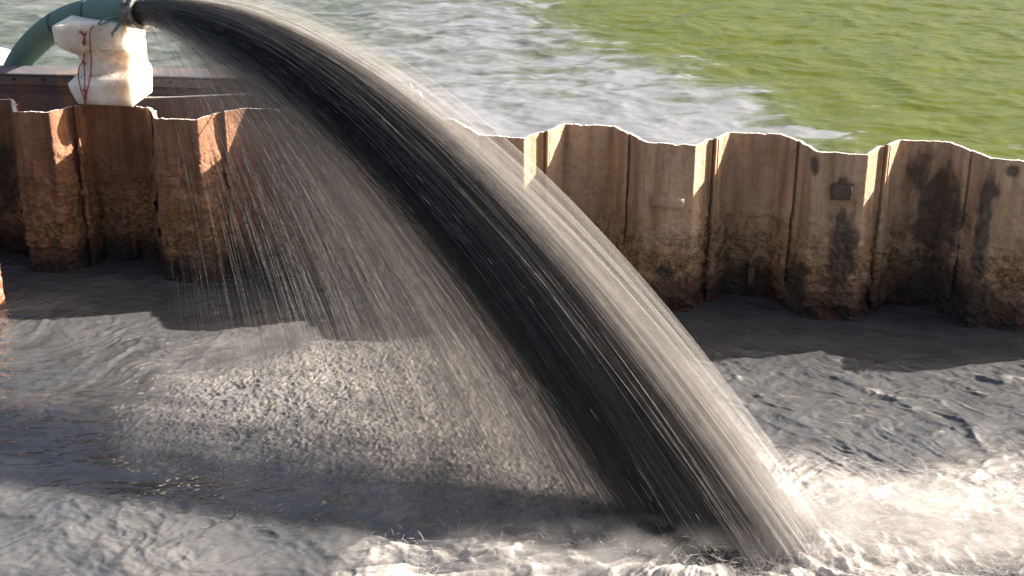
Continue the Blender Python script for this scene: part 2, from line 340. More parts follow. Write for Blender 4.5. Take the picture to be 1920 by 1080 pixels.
def slurry(X, Y):
    wx = .10 * fbm(X * 2.1, Y * 2.1, 3, 41); wy = .10 * fbm(X * 2.1 + 9, Y * 2.1, 3, 43)
    x, y = X + wx, Y + wy
    sdR = poly_sd(X + .12 * fbm(X * 3, Y * 3, 3, 50), Y + .10 * fbm(X * 3, Y * 3, 3, 51), RAIN)
    rain = sstep(-.28, .22, sdR)
    sd1 = poly_sd(x, y, FOAM1); sd2 = poly_sd(x, y, FOAM2)
    f1 = sstep(-.06, .16, sd1); f2 = sstep(-.12, .25, sd2); foamz = np.maximum(f1, f2 * .8)
    # base swell, stronger away from the wall's shelter
    h = .008 * fbm(x * 1.6, y * 2.6, 3, 1) + .0035 * fbm(x * 6, y * 9, 3, 2)
    # right: long running ridges
    a = x * rdir[0] + y * rdir[1]; c = -x * rdir[1] + y * rdir[0]
    right = sstep(.35, .9, X) * sstep(6.55, 6.1, Y + .1 * X)
    rr_ = ridged(a * 1.7 + 3, c * 6.5, 3, 7); rr_ = np.maximum(0, rr_ - .55) / .45
    h = h + right * (.013 * rr_ ** 1.4 * (0.5 + .8 * np.clip(fbm(a * 1.5, c * 2, 2, 90) + .3, 0, 1)) + .008 * ridged(a * 6, c * 15, 3, 8) + .009 * fbm(a * 3, c * 5, 3, 10) + .003 * ridged(a * 16, c * 30, 2, 9))
    h = h + sstep(.5, 1.0, X) * sstep(5.9, 6.4, Y + .1 * X) * .006 * ridged(a * 3, c * 9, 2, 18)
    # left: gentle diagonal current lines and swirls below the shadow band
    left = sstep(.2, -.6, X) * (1 - rain)
    a2 = x * .75 - y * .66; c2 = x * .66 + y * .75
    cur_ = np.exp(-((c2 - (at(330, 700)[0] * .66 + at(330, 700)[1] * .75)) / .22) ** 2)
    h = h + left * (.011 * cur_ * ridged(a2 * 10 + wx * 8, c2 * 4.5 + wy * 5, 3, 14) + .006 * ridged(X * 3 + wx * 6, Y * 6 + wy * 6, 3, 15) + .003 * fbm(X * 16, Y * 22, 3, 19))
    low = sstep(5.15, 4.85, Y - .05 * X) * sstep(.9, -.2, X)
    h = h + low * (.020 * ridged(x * 2.4 + .4 * wy * 4, y * 3.8 + .9 * x + wx * 2, 4, 16, .45) + .008 * ridged(x * 8 + wx * 8, y * 13 + wy * 6, 3, 17))
    # spray landing: countless little pits and peaks
    kx, ky = X + .035 * fbm(X * 14, Y * 14, 2, 64), Y + .035 * fbm(X * 14, Y * 14, 2, 65); b1 = ridged(kx * 17, ky * 17, 2, 60, .6); b2 = ridged(kx * 41, ky * 41, 2, 61, .6)
    h = h + rain * (.014 * np.maximum(0, b1 - .35) ** 1.2 + .010 * np.maximum(0, b2 - .3) - .004 + .004 * fbm(X * 60, Y * 60, 2, 62) + .010 * fbm(X * 4, Y * 4, 3, 63))
    # churned foam
    fx = x * .9; bo = fbm(fx * 2.3, y * 2.9, 3, 70, .5); bo2 = ridged(x * 4.2, y * 6.0, 3, 71, .45)
    h = h + foamz * (.055 * bo + .024 * bo2 ** 2 + .0015 * ridged(X * 22, Y * 26, 2, 72))
    ip = at(1330, 1030)[:2]; th_ = np.arctan2(Y - ip[1] + .02 * bo, X - ip[0]); rd_ = np.hypot(X - ip[0], Y - ip[1])
    pol = fbm(th_ * 9, rd_ * 1.6 + bo, 5, 74, .68); pol2 = ridged(th_ * 30, rd_ * 2.5, 3, 75, .6)
    h = h + foamz * (.030 * pol + .002 * pol2) * sstep(.05, .4, rd_)
    xs, ys = X + wx * .35 + .02 * fbm(X * 11, Y * 11, 3, 91), Y + wy * .45 + .02 * fbm(X * 11, Y * 11, 3, 92); crest = 0 * X
    for (poly, amp, wd) in CRESTS:
        best = np.full(X.shape, 9.0); sgn = 0 * X; par = 0 * X; n_ = len(poly) - 1
        for i_ in range(n_):
            (ax0, ay0), (bx0, by0) = poly[i_], poly[i_ + 1]; ex_, ey_ = bx0 - ax0, by0 - ay0; l2 = ex_ * ex_ + ey_ * ey_
            t_ = np.clip(((xs - ax0) * ex_ + (ys - ay0) * ey_) / l2, 0, 1); dx_, dy_ = xs - ax0 - t_ * ex_, ys - ay0 - t_ * ey_
            d_ = np.hypot(dx_, dy_); m_ = d_ < best; best = np.where(m_, d_, best); sgn = np.where(m_, np.sign(ex_ * dy_ - ey_ * dx_), sgn); par = np.where(m_, (i_ + t_) / n_, par)
        env = np.sin(np.pi * np.clip(par, .02, .98)) ** .5 * (.65 + .6 * fbm(xs * 5, ys * 5, 2, 93))
        prof_ = np.where(sgn > 0, np.exp(-(best / wd) ** 1.5), np.exp(-(best / (wd * .28)) ** 2) - .45 * np.exp(-((best - wd * .6) / (wd * .4)) ** 2) * (best > wd * .15))
        h = h + .45 * amp * env * prof_; crest = np.maximum(crest, env * np.exp(-(best / (wd * .3)) ** 2) * (amp > .02))
    calm = (1 - rain) * (1 - foamz); gate = sstep(-.25, .35, fbm(x * 2.2, y * 3.2, 3, 94)) * sstep(7.0, 6.3, Y + .15 * X)
    h = h + calm * (.0052 * gate * ridged(xs * 11, ys * 18, 2, 95, .35) + .0022 * gate * fbm(xs * 26 + 3 * wy, ys * 40, 2, 96) + .0007 * fbm(xs * 40, ys * 60, 2, 97))
    # bow wave where the jet lands
    ip = at(1330, 1030)[:2]; d = np.hypot(X - ip[0], (Y - ip[1]) * 1.3)
    h = h + .07 * np.exp(-((d - .33) / .12) ** 2) * sstep(-.5, .3, (X - ip[0]) * .6 - (Y - ip[1])) * (.6 + .7 * bo) - .03 * np.exp(-(d / .2) ** 2)
    mix = fbm(x * 4, y * 6, 5, 80, .6)
    foam = np.clip(foamz * (.46 + .9 * bo + .35 * (bo2 - .5) + 1.2 * pol + .3 * (pol2 - .5)) + f2 * .15, 0, 1)
    foam = np.maximum(foam, rain * np.clip(.25 + .2 * (b1 - .4) + .2 * (b2 - .4) + .35 * fbm(X * 5, Y * 5, 3, 66), 0, .8))
    foam = np.maximum(foam, right * .55 * sstep(.55, 1.0, rr_) * sstep(-.2, .4, mix))
    tide = np.clip(sstep(.0, .5, fbm(x * 1.2, y * 2.6, 4, 85)) , 0, 1) * .14 * left
    foam = np.maximum(foam, .7 * np.clip(crest, 0, 1) ** 1.5 * sstep(-.1, .3, mix))
    return h, np.maximum(foam, tide), rain
def axis(a, b, step, lo, hi, grow=1.25):
    core = list(np.arange(a, b, step)); l = []; s = step; p = a
    while p > lo: s *= grow; p -= s; l.append(p)
    r = []; s = step; p = core[-1]
    while p < hi: s *= grow; p += s; r.append(p)
    return np.array(l[::-1] + core + r)
ax = axis(-2.95, 2.75, .0055, -9, 9); ay = np.concatenate([axis(4.25, 7.0, .0052, .4, 6.99)[:-1]])
ay = ay[ay < 7.0]
# last rows follow the wall line
vfar = 0.10
X, Yn = np.meshgrid(ax, ay)
ywall = U0W[1] - X * math.tan(WA) + vfar / math.cos(WA)
tpar = np.clip((Yn - 5.9) / (ay[-1] - 5.9), 0, 1)
Y = np.where(Yn > 5.9, 5.9 + (ywall - 5.9) * tpar, Yn)
Hh, FO, RA = slurry(X, Y)
M_SLUR, t, b = newmat('grey_slurry')
P = coords(t); fo = attr(t, 'foam')
n1 = noise(t, P, 5, 7, .6, .4); n2 = noise(t, P, 45, 6, .7); n3 = noise(t, P, 160, 4, .6)
base = mixc(t, mapr(t, n1, .35, .65), (.062, .061, .060), (.090, .088, .086))
fo2 = mth(t, 'MULTIPLY', fo, mapr(t, n2, .3, .62, .8, 1.12), clamp=True)
L(t, mixc(t, fo2, base, (.42, .372, .325)), b.inputs['Base Color'])
L(t, mapr(t, fo2, 0, 1, .05, .5), b.inputs['Roughness']); b.inputs['IOR'].default_value = 1.6
pk = mth(t, 'MULTIPLY', mapr(t, n3, .60, .78), mapr(t, noise(t, P, 2.6, 4, .6), .48, .66)); n3 = mth(t, 'ADD', n3, mth(t, 'MULTIPLY', pk, 95.0))
hb = mth(t, 'MULTIPLY', mth(t, 'ADD', mth(t, 'MULTIPLY', n2, .35), mth(t, 'MULTIPLY', n3, .12)), mth(t, 'SUBTRACT', 1.0, mth(t, 'MULTIPLY', fo, .6))); bump(t, b, hb, .10, .006)
sl_ = mesh_np('slurry_water', np.stack([X, Y, Hh], -1).reshape(-1, 3), grid_quads(len(ax), len(ay)), M_SLUR, attrs={'foam': FO})
tag(sl_, 'dark grey churning slurry filling the basin in front of the wall', kind='structure')
def slurry_z(x, y):
    return slurry(np.asarray(x, float), np.asarray(y, float))[0]

# ------------------------------------------------------------------ river behind the wall
RZ = .22
bx = axis(-5, 5.2, .0125, -600, 600, 1.22); by = axis(7.0, 13.2, .0125, 6.0, 1200, 1.18); by = by[by > 6.2]
X, Yn = np.meshgrid(bx, by); yw = U0W[1] - np.clip(X, -9, 9) * math.tan(WA) + .11
Y = np.where(Yn < 8.5, yw + (8.5 - yw) * (Yn - by[0]) / (8.5 - by[0]), Yn)
far = 1 / (1 + ((Y - 9) / 14) ** 2 + (X / 20) ** 2)
x_, y_ = X + .15 * fbm(X * 1.3, Y * 1.3, 3, 101), Y + .15 * fbm(X * 1.3 + 7, Y * 1.3, 3, 102)
pl0, pl1, pl2, pl3 = (at(*q, RZ)[:2] for q in ((1560, 285), (1420, 190), (1130, 90), (900, -60)))
PL = [(-9, 3), tuple(at(2300, 420, RZ)[:2]), tuple(pl0), tuple(pl1), tuple(pl2), tuple(pl3), (-2.4, 16), (-9, 18)]
sdp = poly_sd(x_ + .25 * fbm(X * 1.1, Y * 1.6, 4, 110), y_ + .3 * fbm(X * 1.3, Y * 1.8, 4, 111), PL)
plume = plume_ = sstep(-.5, .55, sdp)
Hr = RZ + far * (.022 * fbm(x_ * 1.6, y_ * 2.2, 3, 103) + (.014 + .012 * plume_) * ridged(x_ * 1.9 + .5 * y_, y_ * 3.0, 3, 104, .42) + .004 * ridged(x_ * 5 - 1 * y_, y_ * 9, 2, 105))
core_ = np.exp(-((Y - 8.6 + .15 * X) / .9) ** 2) * sstep(-2.6, -1.2, X) * sstep(2.2, 1.2, X)
str_ = fbm(x_ * 1.8, y_ * 5.5, 5, 112, .6)
PLUME_SKY = np.clip(plume * (.50 + .5 * core_ + .9 * str_) * (1 - .5 * sstep(-.3, -1.5, X)) + .55 * sstep(.12, .5, str_) * np.exp(-(sdp / 1.1) ** 2), 0, 1)  # last term paints pale sky reflections into the water beside the plume
M_RIV, t, b = newmat('green_river'); P = coords(t); pa = attr(t, 'plume')
n1 = noise(t, coords(t, (1, 2, 1)), 2.2, 7, .6, .6); n2 = noise(t, P, 30, 5, .6); n3 = noise(t, P, 110, 3, .6)
gr = mixc(t, mapr(t, n1, .3, .7), (.058, .067, .007), (.078, .088, .014))
nl = noise(t, coords(t, (1, 1.7, 1)), 6, 8, .7, .8); pa2 = mapr(t, mth(t, 'ADD', pa, mth(t, 'MULTIPLY', mth(t, 'SUBTRACT', nl, .5), 1.1)), .22, .62)
L(t, mixc(t, mth(t, 'MULTIPLY', pa2, .85), mixc(t, attr(t, 'murk'), gr, mixc(t, mapr(t, n1, .4, .6), (.062, .072, .056), (.105, .112, .095))), (.185, .185, .197)), b.inputs['Base Color']); b.inputs['Roughness'].default_value = .08; b.inputs['IOR'].default_value = 1.33; b.inputs['Specular IOR Level'].default_value = .1
bump(t, b, mth(t, 'ADD', n2, mth(t, 'MULTIPLY', n3, .4)), .12, .008)
rv = mesh_np('river_water', np.stack([X, Y, Hr], -1).reshape(-1, 3), grid_quads(len(bx), len(by)), M_RIV, attrs={'plume': PLUME_SKY, 'murk': np.clip(plume * .8 + .9 * sstep(.2, -.8, X) * plume, 0, 1)})
tag(rv, 'green river with a pale silt plume beyond the sheet piles', kind='structure')

# ------------------------------------------------------------------ steel beam behind the wall
M_BEAM, t, b = newmat('flaking_painted_steel'); P = coords(t)
n1 = noise(t, coords(t, (1, 1, .6)), 7, 8, .7, .3); n2 = noise(t, P, 60, 6, .7)
c = ramp(t, n1, [(.44, (.085, .088, .105)), (.53, (.11, .095, .095)), (.60, (.19, .12, .08)), (.70, (.27, .17, .11))])
L(t, mixc(t, mapr(t, n2, .5, .7, 0, .6), c, (.09, .045, .03)), b.inputs['Base Color']); b.inputs['Roughness'].default_value = .7
bump(t, b, n2, .5, .006)
A0 = at(-260, 131, .9); A1 = at(400, 145, .9); ud = (A1 - A0); ud[2] = 0; ln = np.linalg.norm(ud); ud /= ln; vd = np.array([-ud[1], ud[0], 0])
Lb = ln + .75
def beam_box(name, s0, s1, v0, v1, z0, z1, mat, par, bev=.004, ns=40):
    prof = [(v0 + bev, z0), (v0, z0 + bev), (v0, z1 - bev), (v0 + bev, z1), (v1 - bev, z1), (v1, z1 - bev), (v1, z0 + bev), (v1 - bev, z0)]
    ss = np.linspace(s0, s1, ns); V = []
    for s in ss:
        for (a, z) in prof: V.append(A0 * [1, 1, 0] + ud * s + vd * (a + .0015 * math.sin(s * 9)) + np.array([0, 0, z + .002 * math.sin(s * 5)]))
    n = 8; V = np.array(V)
    me = bpy.data.meshes.new(name); F = [tuple(q) for q in grid_quads_wrap(n, ns)[:, ::-1].tolist()] + [tuple(range(n)), tuple(range((ns - 1) * n, ns * n))[::-1]]
    me.from_pydata(V.tolist(), [], F); me.materials.append(mat); me.update()
    o = bpy.data.objects.new(name, me); C.objects.link(o); reparent(o, par); return o
beam = empty('steel_beam', tuple(A0 * [1, 1, 0] + np.array([0, 0, RZ])))
tag(beam, 'long rusty blue steel beam with bolt holes lying behind the sheet piles', 'steel beam')
beam_box('web', 0, Lb, .030, .045, .10, .875, M_BEAM, beam)
beam_box('top_flange', 0, Lb, .0, .16, .885, .90, M_BEAM, beam)
beam_box('angle_lip', 0, Lb, .0, .010, .835, .883, M_BEAM, beam)
beam_box('rail_strip', 0, Lb, .018, .028, .79, .80, M_BEAM, beam)
M_HOLE, t, b = newmat('bolt_hole_shadow'); b.inputs['Base Color'].default_value = (.015, .012, .01, 1); b.inputs['Roughness'].default_value = .9
for px in (19, 76, 115, 272, 322, 363):
    d = at(px, 141, .9); s = (d - A0).dot(ud)
    c0 = A0 * [1, 1, 0] + ud * s + vd * -.0005 + np.array([0, 0, .868]); n = 12; an = np.arange(n) * 2 * math.pi / n
    ring = c0 + np.cos(an)[:, None] * ud * .006 + np.sin(an)[:, None] * np.array([0, 0, .006])
    ring2 = ring - vd * .0015 ; V = np.vstack([ring2 + (ring2 - c0) * .25 , ring2, ring + vd * .0004, c0[None] + vd * .0004])
    o = mesh_np('bolt_hole', V, grid_quads_wrap(n, 3), M_HOLE, tris=np.stack([np.full(n, 3 * n), np.arange(n) + 2 * n, (np.arange(n) + 1) % n + 2 * n], 1)); reparent(o, beam)

# ------------------------------------------------------------------ weathered white foam block under the hose
M_FOAM, t, b = newmat('weathered_white_foam'); P = coords(t)
n1 = noise(t, P, 9, 8, .65); n2 = noise(t, P, 55, 6, .7); n3 = noise(t, P, 260, 3, .6)
c = mixc(t, mapr(t, n1, .38, .66, 0, .8), (.92, .86, .76), (.66, .50, .33))
c = mixc(t, mapr(t, mth(t, 'ADD', n2, mth(t, 'MULTIPLY', attr(t, 'grime'), .12)), .58, .72, 0, .8), c, (.30, .21, .13)); L(t, c, b.inputs['Base Color']); b.inputs['Roughness'].default_value = .85
b.inputs['Subsurface Weight'].default_value = .6; b.inputs['Subsurface Radius'].default_value = (1, .9, .8); b.inputs['Subsurface Scale'].default_value = .10
bump(t, b, mth(t, 'ADD', n2, mth(t, 'MULTIPLY', n3, .6)), .5, .006)
zw = zm
bu0, _ = solve(108, 130, .06); bu1, _ = solve(243, 130, .06)
BZ0 = zm + .012; BH = .415; bc = (bu0 + bu1) / 2; hw = (bu1 - bu0) / 2
PR = [(0, .56, .98, .86), (.05, .60, 1.0, .93), (.16, .70, 1.02, .97), (.27, .76, 1.05, .98), (.33, .62, 1.03, .88), (.39, .53, .93, .66), (.50, .50, .93, .46), (.60, .54, .95, .56), (.67, .70, .92, .84), (.73, .90, .95, .97), (.79, .98, .95, 1.0), (.97, 1.0, .93, 1.0), (1.0, .97, .90, .97)]
nz, nr = 110, 160; V = []; hs = np.linspace(0, 1, nz); kk = np.ones(5) / 5
pc = [np.convolve(np.pad(np.interp(hs, [p[0] for p in PR], [p[j] for p in PR]), 2, 'edge'), kk, 'valid') for j in (1, 2, 3)]
rr_ = pc[2]
for hh, ql, qr, qf in zip(hs, *pc):
    th = np.arange(nr) / nr * 2 * math.pi; e = .06
    cx = np.sign(np.cos(th)) * np.abs(np.cos(th)) ** e; sy = np.sign(np.sin(th)) * np.abs(np.sin(th)) ** e
    jit = 1 + .012 * fbm(cx * 2.5 + sy * 3, hh * 9 + cx, 4, 55) + .03 * np.minimum(0, perlin(cx * 5 + sy * 4, hh * 14 + sy, 58) + .25)
    U = bc + np.where(cx > 0, cx * qr, cx * ql) * hw * jit; Vv = .20 + sy * .155 * np.where(sy < 0, qf, .9) * jit
    Z = BZ0 + hh * BH * (1 + .035 * cx)
    V.append(U0W + U[:, None] * UW + Vv[:, None] * VW + np.stack([0 * U, 0 * U, Z], 1))
V = np.vstack(V); top_c = V[-nr:].mean(0); bot_c = V[:nr].mean(0); a_ = np.arange(nr); b_ = (a_ + 1) % nr
T3 = np.vstack([np.stack([np.full(nr, nr * nz), a_ + nr * (nz - 1), b_ + nr * (nz - 1)], 1), np.stack([np.full(nr, nr * nz + 1), b_, a_], 1)])
fb = mesh_np('foam_block', np.vstack([V, top_c, bot_c]), grid_quads_wrap(nr, nz), M_FOAM, tris=T3, attrs={'grime': np.concatenate([np.repeat(np.exp(-((hs - .66) / .05) ** 2) + np.exp(-((hs - .36) / .03) ** 2), nr), [0, 0]])})
tag(fb, 'chipped white foam block with a waisted profile standing on the wall under the hose', 'foam block')

# ------------------------------------------------------------------ hose
M_HOSE, t, b = newmat('green_hose_rubber'); P = coords(t)
n1 = noise(t, P, 8, 8, .65); n2 = noise(t, P, 90, 5, .7)
c = mixc(t, mapr(t, n1, .35, .65), (.075, .155, .125), (.12, .21, .165)); c = mixc(t, mapr(t, n2, .55, .75, 0, .5), c, (.24, .22, .16))
L(t, c, b.inputs['Base Color']); b.inputs['Roughness'].default_value = .55; bump(t, b, n2, .25, .003)
M_BAND, t, b = newmat('dark_blue_band'); b.inputs['Base Color'].default_value = (.03, .07, .10, 1); b.inputs['Roughness'].default_value = .5
M_STEEL, t, b = newmat('wet_grey_steel'); P = coords(t)
L(t, ramp(t, noise(t, P, 40, 6, .7), [(.35, (.10, .085, .07)), (.6, (.30, .28, .25))]), b.inputs['Base Color']); b.inputs['Metallic'].default_value = .6; b.inputs['Roughness'].default_value = .38
HP = [(266, 21, 7.24), (240, 20, 7.30), (205, 20, 7.40), (165, 25, 7.56), (125, 38, 7.72), (90, 59, 7.86), (58, 89, 7.96), (34, 124, 8.0), (20, 165, 8.0), (14, 220, 8.0), (12, 300, 8.0), (11, 360, 8.0)]
hp = np.array([atY(*q) for q in HP]); OUT = hp[0].copy(); HR = .073
print('hose', hp.round(2).tolist()[:3], 'block top', BZ0 + BH)
hose = empty('discharge_hose', tuple(hp[2])); tag(hose, 'thick green discharge hose resting on the white block and gushing slurry', 'hose')
reparent(tube('hose_body', hp, HR, M_HOSE, 40, sub=10, rough=.004), hose)
hd = hp[0] - hp[2]; hd /= np.linalg.norm(hd)
def ring(name, p, d, r, half, tr, mat, n=40):        # band around the hose
    prof = [(-half, r - .002), (-half, r + tr * .7), (-half * .6, r + tr), (half * .6, r + tr), (half, r + tr * .7), (half, r - .002)]
    a = np.cross(d, [0, 0, 1.]); a /= np.linalg.norm(a); c_ = np.cross(a, d); an = np.arange(n) * 2 * math.pi / n; V = []
    for s, q in prof: V.append(p + d * s + (np.cos(an)[:, None] * a + np.sin(an)[:, None] * c_) * q)
    o = mesh_np(name, np.vstack(V), grid_quads_wrap(n, len(prof)), mat); reparent(o, hose); return o
e0 = hp[0]
ring('end_collar', e0 - hd * .030, hd, HR, .042, .010, M_STEEL)
ring('end_rim', e0 + hd * .010, hd, HR, .007, .017, M_STEEL)
ring('hose_clamp', e0 - hd * .035, hd, HR + .010, .008, .004, M_STEEL); ring('hose_clamp', e0 - hd * .060, hd, HR + .009, .007, .004, M_STEEL)
side = np.cross(hd, [0, 0, 1.]); side /= np.linalg.norm(side); sgn = 1 if side[1] < 0 else -1; tv = side * sgn * .8 + np.array([0, 0, .6]); tv /= np.linalg.norm(tv)
cb = e0 - hd * .045 + tv * (HR + .018)
reparent(tube('clamp_bolt', [cb - np.array([0, 0, .022]), cb, cb + np.array([0, 0, .022])], [.006, .006, .006], M_STEEL, 8), hose)
reparent(tube('clamp_lug', [cb - hd * .02, cb, cb + hd * .02], [.010, .012, .010], M_STEEL, 8), hose)
for (px, py, Yy, i0) in ((113, 44, 7.76, 4), (176, 23, 7.51, 3)):
    p = atY(px, py, Yy); d = hp[i0 - 1] - hp[i0 + 1]; d /= np.linalg.norm(d)
    kmin = min(range(len(hp) - 1), key=lambda k: np.linalg.norm(hp[k] - p)); ring('binding_cord', p, d, HR, .003, .004, M_BAND)

def rope_mat(name, col, col2):
    m, t, b = newmat(name); P = coords(t, (1, 1, 1)); L(t, mixc(t, mapr(t, noise(t, P, 120, 4, .6), .4, .6), col, col2), b.inputs['Base Color']); b.inputs['Roughness'].default_value = .8; return m
M_RED = rope_mat('red_twine', (.42, .07, .04), (.25, .04, .03)); M_GREEN = rope_mat('green_cord', (.20, .34, .30), (.10, .2, .18))
M_PALE = rope_mat('pale_rope', (.62, .66, .62), (.35, .45, .42)); M_BLUE = rope_mat('blue_cord', (.03, .12, .2), (.05, .2, .3))
def onb(px, py, off=-.004):                         # a point on the block's near side
    d = ray(px, py); o = np.array([0, 0, CAMH]) - U0W; k = ((.035 + off) - o.dot(VW)) / d.dot(VW); p = np.array([0, 0, CAMH]) + d * k
    hh = (p[2] - BZ0) / BH; q = float(np.interp(hh, hs, rr_)); v = .20 - .155 * q + off - .002
    for _ in range(6):
        k = (v - o.dot(VW)) / d.dot(VW); p = np.array([0, 0, CAMH]) + d * k
        q = float(np.interp((p[2] - BZ0) / BH, hs, rr_)); v = .20 - .155 * q + off - .004
    return p
tw = empty('red_twine', tuple(onb(157, 120))); tag(tw, 'knotted red twine loops hanging down the front of the white block', 'twine')
def strand2(par, mat, pp, r=.0030, nm='twine_strand', f=None):
    P = [(f or onb)(*q) for q in pp]; o = tube(nm, P, r, mat, 6, sub=5); reparent(o, par); return o
strand2(tw, M_RED, [(158, 62), (157, 80), (158, 100), (157, 116), (159, 140), (159, 165), (160, 185), (158, 210)])
strand2(tw, M_RED, [(157, 116), (149, 124), (147, 142), (151, 165), (158, 185), (160, 196), (156, 208)])
strand2(tw, M_RED, [(176, 49), (169, 58), (169, 85), (171, 115), (169, 145), (163, 172), (160, 190), (159, 212)])
strand2(tw, M_RED, [(147, 59), (153, 63), (158, 68), (160, 80)]); strand2(tw, M_RED, [(162, 58), (160, 66), (157, 74), (156, 84)]); strand2(tw, M_RED, [(152, 58), (157, 66), (160, 76)])
for q in ((157, 81), (157, 117), (159, 170)): strand2(tw, M_RED, [(q[0] - 3, q[1] - 2), q, (q[0] + 3, q[1] + 3)], .0055, 'knot')
tw2 = empty('red_twine', tuple(onb(230, 45))); tag(tw2, 'thin red twine passing over the sunny right corner of the white block', 'twine')
def onr(px, py):
    d = ray(px, py); o = np.array([0, 0, CAMH]) - U0W; k = (bc + hw * .98 - o.dot(UW)) / d.dot(UW); p = np.array([0, 0, CAMH]) + d * k
    hh = np.clip((p[2] - BZ0) / BH, 0, 1); q = float(np.interp(hh, hs, pc[1])); k = (bc + hw * q + .006 - o.dot(UW)) / d.dot(UW); return np.array([0, 0, CAMH]) + d * k
strand2(tw2, M_RED, [(262, 50), (266, 58), (258, 64), (254, 74), (256, 90), (260, 105), (261, 120), (259, 132)], .0024, f=onr)
strand2(tw2, M_RED, [(262, 58), (270, 60), (275, 59)], .0024, f=onr)
def topcord(px, py, Yy=7.24): return atY(px, py, Yy)
gc = empty('green_cord', tuple(topcord(215, 40))); tag(gc, 'frayed green cord knotted under the hose end above the white block', 'cord')
for pp in ([(185, 45), (192, 37), (205, 34), (218, 31), (228, 33), (226, 38), (214, 38), (200, 42), (188, 46), (184, 42)], [(228, 33), (222, 44), (217, 52), (212, 60), (210, 69)], [(229, 30), (230, 36), (226, 44), (218, 56), (208, 62)]):
    strand2(gc, M_GREEN, pp, .0042, 'cord_strand', f=topcord)
blc = empty('blue_cord', tuple(atY(158, 20, 7.4))); tag(blc, 'short blue cord end hanging on the side of the green hose', 'cord')
strand2(blc, M_BLUE, [(168, -2, 7.49), (162, 6, 7.47), (159, 18, 7.46), (157, 30, 7.48), (154, 43, 7.5)], .0032, 'cord_strand', f=atY)
ro = tube('pale_rope', [atY(272, 183, 7.35), atY(330, 182, 7.30), atY(400, 179, 7.22), atY(470, 176, 7.13), atY(560, 172, 7.02)], .0035, M_PALE, 8, sub=30, rough=.12)
tag(ro, 'taut pale rope running from the white block to behind the jet', 'rope')
rk = empty('frayed_rope', tuple(atY(780, 205, 6.95))); tag(rk, 'small frayed white rope knot tied on the wall beside the jet', 'rope')
for pp in ([(765, 158, 6.98), (770, 158, 6.98), (773, 170, 6.98), (770, 182, 6.97), (764, 190, 6.97)], [(775, 172, 6.96), (785, 172, 6.96), (791, 182, 6.95), (793, 204, 6.95)], [(778, 174, 6.96), (782, 186, 6.95), (786, 204, 6.95), (780, 222, 6.95)], [(776, 180, 6.95), (788, 178, 6.95), (785, 190, 6.95), (777, 196, 6.95), (772, 210, 6.95), (776, 226, 6.95)]):
    strand2(rk, M_PALE, pp, .0035, 'rope_strand', f=atY)
# sunlit white float, only its corner in the photo
fl0 = atY(-20, 128, 8.3); me = []; n = 28
rings = []
for zz, rr1 in ((-.16, .10), (-.15, .125), (-.10, .14), (.05, .14), (.085, .13), (.10, .10), (.102, .03)):
    an = np.arange(n) * 2 * math.pi / n; rings.append(fl0 + np.stack([np.cos(an) * rr1, np.sin(an) * rr1, np.full(n, zz)], 1))
V = np.vstack(rings + [rings[-1].mean(0)[None], rings[0].mean(0)[None]])
fo_ = mesh_np('white_float', V, grid_quads_wrap(n, 7), M_FOAM, tris=np.vstack([np.stack([np.full(n, 7 * n), np.arange(n) + 6 * n, (np.arange(n) + 1) % n + 6 * n], 1), np.stack([np.full(n, 7 * n + 1), (np.arange(n) + 1) % n, np.arange(n)], 1)]))
tag(fo_, 'sunlit white float peeping in at the left edge behind the green hose', 'float')

# ------------------------------------------------------------------ water strands (jet, falling spray, splashes)
G = 9.81
def strands(name, p0, v, t0, t1, r, mat, parent=None, seg=10, taper=True, zcut=-.03):
    n = len(p0); tt = t0[:, None] + (t1 - t0)[:, None] * np.linspace(0, 1, seg + 1)[None]
    P = p0[:, None, :] + v[:, None, :] * tt[..., None]; P[..., 2] -= .5 * G * tt ** 2
    P[..., 2] = np.maximum(P[..., 2], zcut)
    T = v[:, None, :] - np.stack([0 * tt, 0 * tt, G * tt], -1); T /= np.linalg.norm(T, axis=-1, keepdims=True)
    a = RNG.normal(size=(n, 1, 3)); N1 = np.cross(T, a); N1 /= np.linalg.norm(N1, axis=-1, keepdims=True); N2 = np.cross(T, N1)
    s = np.linspace(0, 1, seg + 1); tp = np.clip(np.minimum(s, 1 - s) * 5, .08, 1) if taper else np.ones(seg + 1)
    wob = 1 + .25 * RNG.normal(size=(n, seg + 1)); R = r[:, None] * tp[None] * np.clip(wob, .4, 1.8)
    V = []
    for k in range(3):
        c, q = math.cos(k * 2.0944), math.sin(k * 2.0944); V.append(P + (N1 * c + N2 * q) * R[..., None])
    V = np.stack(V, 2).reshape(-1, 3)               # n, seg+1, 3
    a_ = np.arange(3); b_ = (a_ + 1) % 3; base = (np.arange(n)[:, None, None] * (seg + 1) + np.arange(seg)[None, :, None]) * 3
    Q = np.stack([base + a_, base + b_, base + b_ + 3, base + a_ + 3], -1).reshape(-1, 4)
    o_ = mesh_np(name, V, Q, mat, parent)
    o_['kind'] = 'stuff'; return o_
def strand_mat(name, c1, c2, rough=.25, alpha=1.0, trans=0.0):
    m, t, b = newmat(name); P = coords(t); L(t, mixc(t, mapr(t, noise(t, P, 14, 4, .6), .35, .65), c1, c2), b.inputs['Base Color'])
    b.inputs['Roughness'].default_value = rough; b.inputs['IOR'].default_value = 1.34; b.inputs['Alpha'].default_value = alpha
    return m
M_JET = strand_mat('slurry_jet_water', (.018, .016, .015), (.065, .054, .046))  # dark colour carries the shade of the jet's near side
M_MIST = strand_mat('aerated_spray', (.30, .27, .24), (.42, .385, .35), .35)
M_VST = strand_mat('falling_spray', (.2, .175, .15), (.36, .32, .28), .4)
M_SPL = strand_mat('white_splash', (.55, .50, .45), (.70, .66, .61), .35)
